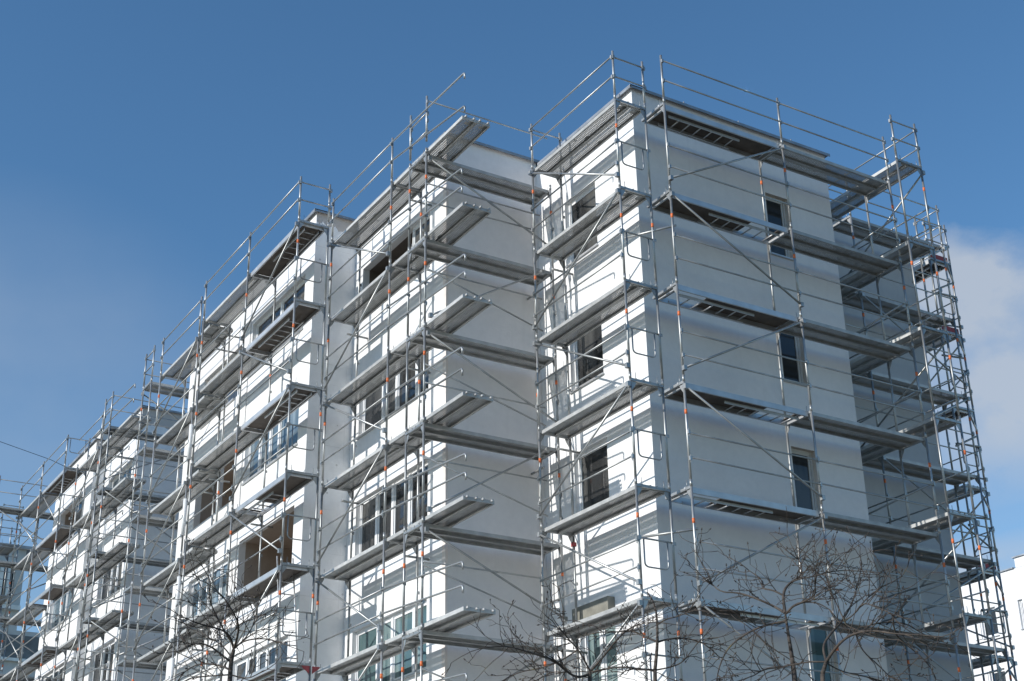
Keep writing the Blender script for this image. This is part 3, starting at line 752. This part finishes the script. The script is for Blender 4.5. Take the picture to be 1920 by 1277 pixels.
def build_tree(key, label):
    rnd = random.Random(key); limbs = TREES[key]
    trunk = limbs[0][1]; base = Vector((trunk[0][0], trunk[0][1], 0))
    root = thing('bare_tree', label, 'tree', base, 0, 'bare trees in front of the scaffolding')
    tm = MB(); cm = MB(); built = []
    def smooth(p):
        p = [Vector(q) for q in p]
        for _ in range(2):
            q = [p[0]]
            for a, b in zip(p, p[1:]): q += [a.lerp(b, .25), a.lerp(b, .75)]
            q.append(p[-1]); p = q
        return p
    def twig(mb, p, d, ln, r, lvl):
        n = max(3, int(ln / .09)); pts = [p]; cur = p.copy(); dd = d.normalized()
        for q in range(n):
            dd = (dd + Vector((rnd.gauss(0, .22), rnd.gauss(0, .22), rnd.gauss(.03, .20)))).normalized()
            cur = cur + dd * (ln / n); pts.append(cur.copy())
        mb.tube(pts, r, 5, max(.0022, r * .45))
        if lvl > 0:
            for q in range(1, n + 1):
                if rnd.random() < (.62 if lvl > 1 else .5):
                    v = Vector((rnd.gauss(0, 1), rnd.gauss(0, 1), rnd.gauss(.2, .8))).normalized()
                    twig(mb, pts[q], (dd * .55 + v * .8), ln * rnd.uniform(.25, .55), max(.0026, r * .7), lvl - 1)
        elif rnd.random() < .5:
            mb.tube([pts[-1], pts[-1] + dd * .022], .007, 5, .003)      # bud
    for n, (r, pts) in enumerate(limbs):
        r *= {'e': .40, 'b': .42}.get(key, .56)
        P = [Vector(p) - base for p in pts]
        if n == 0:
            P = [Vector((rnd.uniform(-.05, .05), rnd.uniform(-.05, .05), 0)), Vector((P[0].x * .5, P[0].y * .5, P[0].z * .5))] + P
            sp = smooth(P); zt = P[2].z; r = max(r, .017); tip = .35 if key in 'cd' else .75
            for q in range(len(sp) - 1):
                rr = lambda z: .045 + (r - .045) * max(0, z) / zt if z < zt else r * (1 - (1 - tip) * (z - zt) / max(.05, P[-1].z - zt))
                tm.tube([sp[q], sp[q + 1]], rr(sp[q].z), 10, rr(sp[q + 1].z))
            built += [(q, .02) for q in sp]
            low = sp
        else:
            near_ = min((q for q, _ in built), key=lambda q: (q - P[0]).length)
            if (near_ - P[0]).length > .01: P = [near_] + (P[1:] if (near_ - P[0]).length < .12 else P)
            sp = smooth(P); cm.tube(sp, r, 7, max(.0042, r * .3)); built += [(q, r) for q in sp]
        ln = sum((b - a).length for a, b in zip(sp, sp[1:]))
        if n == 0: continue
        for q in range(int(ln * (8 if key in "ea" else 12)) + 3):
            t = rnd.uniform(.15, 1) ** .8; i = min(len(sp) - 2, int(t * (len(sp) - 1)))
            d = (sp[i + 1] - sp[i]).normalized()
            v = Vector((rnd.gauss(0, 1), rnd.gauss(0, 1), rnd.gauss(.25, .9))).normalized()
            twig(cm, sp[i].copy(), d * .7 + v * .75, rnd.uniform(.16, .5), .0040, 2 if rnd.random() < (.4 if key == 'e' else .55) else 1)
        twig(cm, sp[-1].copy(), sp[-1] - sp[-2], .4, .005, 2)
    obj('trunk', tm.mesh('trunk', 'bark'), root); obj('crown', cm.mesh('crown', 'bark'), root)
build_tree('a', 'slender bare tree below the third block, leftmost of the bare trees')
build_tree('b', 'low spreading bare tree before the short sunlit side of the nearest block')
build_tree('c', 'upright bare tree with a straight thin trunk crossing the front corner of the nearest block')
build_tree('d', 'bare tree with a dark upright trunk before the middle of the shaded wall')
build_tree('e', 'bare tree with thick paler arching limbs at right, its branches hanging over the lowest decks')

# ------------------------------------------------------------------ light, sky, camera
sun = bpy.data.lights.new('sun', 'SUN'); sun.energy = 4.2; sun.angle = R(.5); sun.color = (1.0, .955, .89)
so = bpy.data.objects.new('sun', sun); C.objects.link(so); so.rotation_euler = SUN.to_track_quat('-Z', 'Y').to_euler(); so.location = (-40, 0, 60)

w = bpy.data.worlds.new('World'); S.world = w; w.use_nodes = True
t = w.node_tree; bg = t.nodes['Background']
sky = N(t, 'ShaderNodeTexSky'); sky.sky_type = 'NISHITA'; sky.sun_disc = False
to = -SUN; sky.sun_elevation = math.asin(to.z); sky.sun_rotation = math.atan2(to.x, to.y)
sky.altitude = 200; sky.air_density = 1.0; sky.dust_density = DUST; sky.ozone_density = 2.5
tc = N(t, 'ShaderNodeTexCoord')
def lobe(v, lo, hi):
    d = N(t, 'ShaderNodeVectorMath'); d.operation = 'DOT_PRODUCT'; lk(t, tc.outputs['Generated'], d.inputs[0]); d.inputs[1].default_value = Vector(v).normalized()
    return ramp(t, d.outputs['Value'], lo, hi)
mp = N(t, 'ShaderNodeMapping'); mp.inputs['Scale'].default_value = (1, 1, 1.5); lk(t, tc.outputs['Generated'], mp.inputs[0])
n1 = noise(t, 5.5, 6, vec=mp.outputs[0], rough=.5)
n2 = noise(t, 11, 7, vec=mp.outputs[0], rough=.55)
edge = math_(t, 'ADD', lobe((.752, .58, .335), .984, 1.0), math_(t, 'MULTIPLY', math_(t, 'SUBTRACT', n2, .5), .9))
cl = math_(t, 'MULTIPLY', ramp(t, edge, .40, .72), ramp(t, n2, .22, .55))
c2 = math_(t, 'MULTIPLY', lobe((.17, .94, .27), .970, 1.0), math_(t, 'MULTIPLY', ramp(t, n1, .25, .7), .34))
sz = N(t, 'ShaderNodeSeparateXYZ'); lk(t, tc.outputs['Generated'], sz.inputs[0])
zz = math_(t, 'ADD', sz.outputs[2], math_(t, 'MULTIPLY', math_(t, 'SUBTRACT', n2, .5), .05))
band = math_(t, 'MAXIMUM', ramp(t, zz, .285, .335), ramp(t, zz, .268, .248))
cl = math_(t, 'MULTIPLY', cl, math_(t, 'ADD', math_(t, 'MULTIPLY', band, .8), .2))
fac = math_(t, 'MINIMUM', math_(t, 'ADD', math_(t, 'MULTIPLY', cl, .8), c2), 1)
hs = N(t, 'ShaderNodeHueSaturation'); hs.inputs['Saturation'].default_value = SAT; hs.inputs['Hue'].default_value = .497; lk(t, sky.outputs[0], hs.inputs['Color'])
lk(t, mix(t, fac, hs.outputs[0], CLOUD), bg.inputs['Color'])
bg.inputs['Strength'].default_value = SKYS

cam = bpy.data.cameras.new('camera'); co = bpy.data.objects.new('camera', cam); C.objects.link(co)
cam.sensor_width = 36; cam.lens = 36 * 2687.4 / 1920; cam.clip_end = 6000
r_, u_, f_ = Vector((.85470994, -.51885067, -.01627559)), Vector((-.20058538, -.35902016, .91152072)), Vector((.4787864, .77582118, .41093196))
mt = Matrix((r_, u_, -f_)).transposed().to_4x4(); mt.translation = Vector((-14.359, -19.226, -15.995 + Z0)); co.matrix_world = mt
S.camera = co
S.view_settings.view_transform = 'Standard'; S.view_settings.look = 'None'; S.view_settings.exposure = EXPO; S.view_settings.gamma = 1
S.cycles.max_bounces = 8; S.cycles.transparent_max_bounces = 24
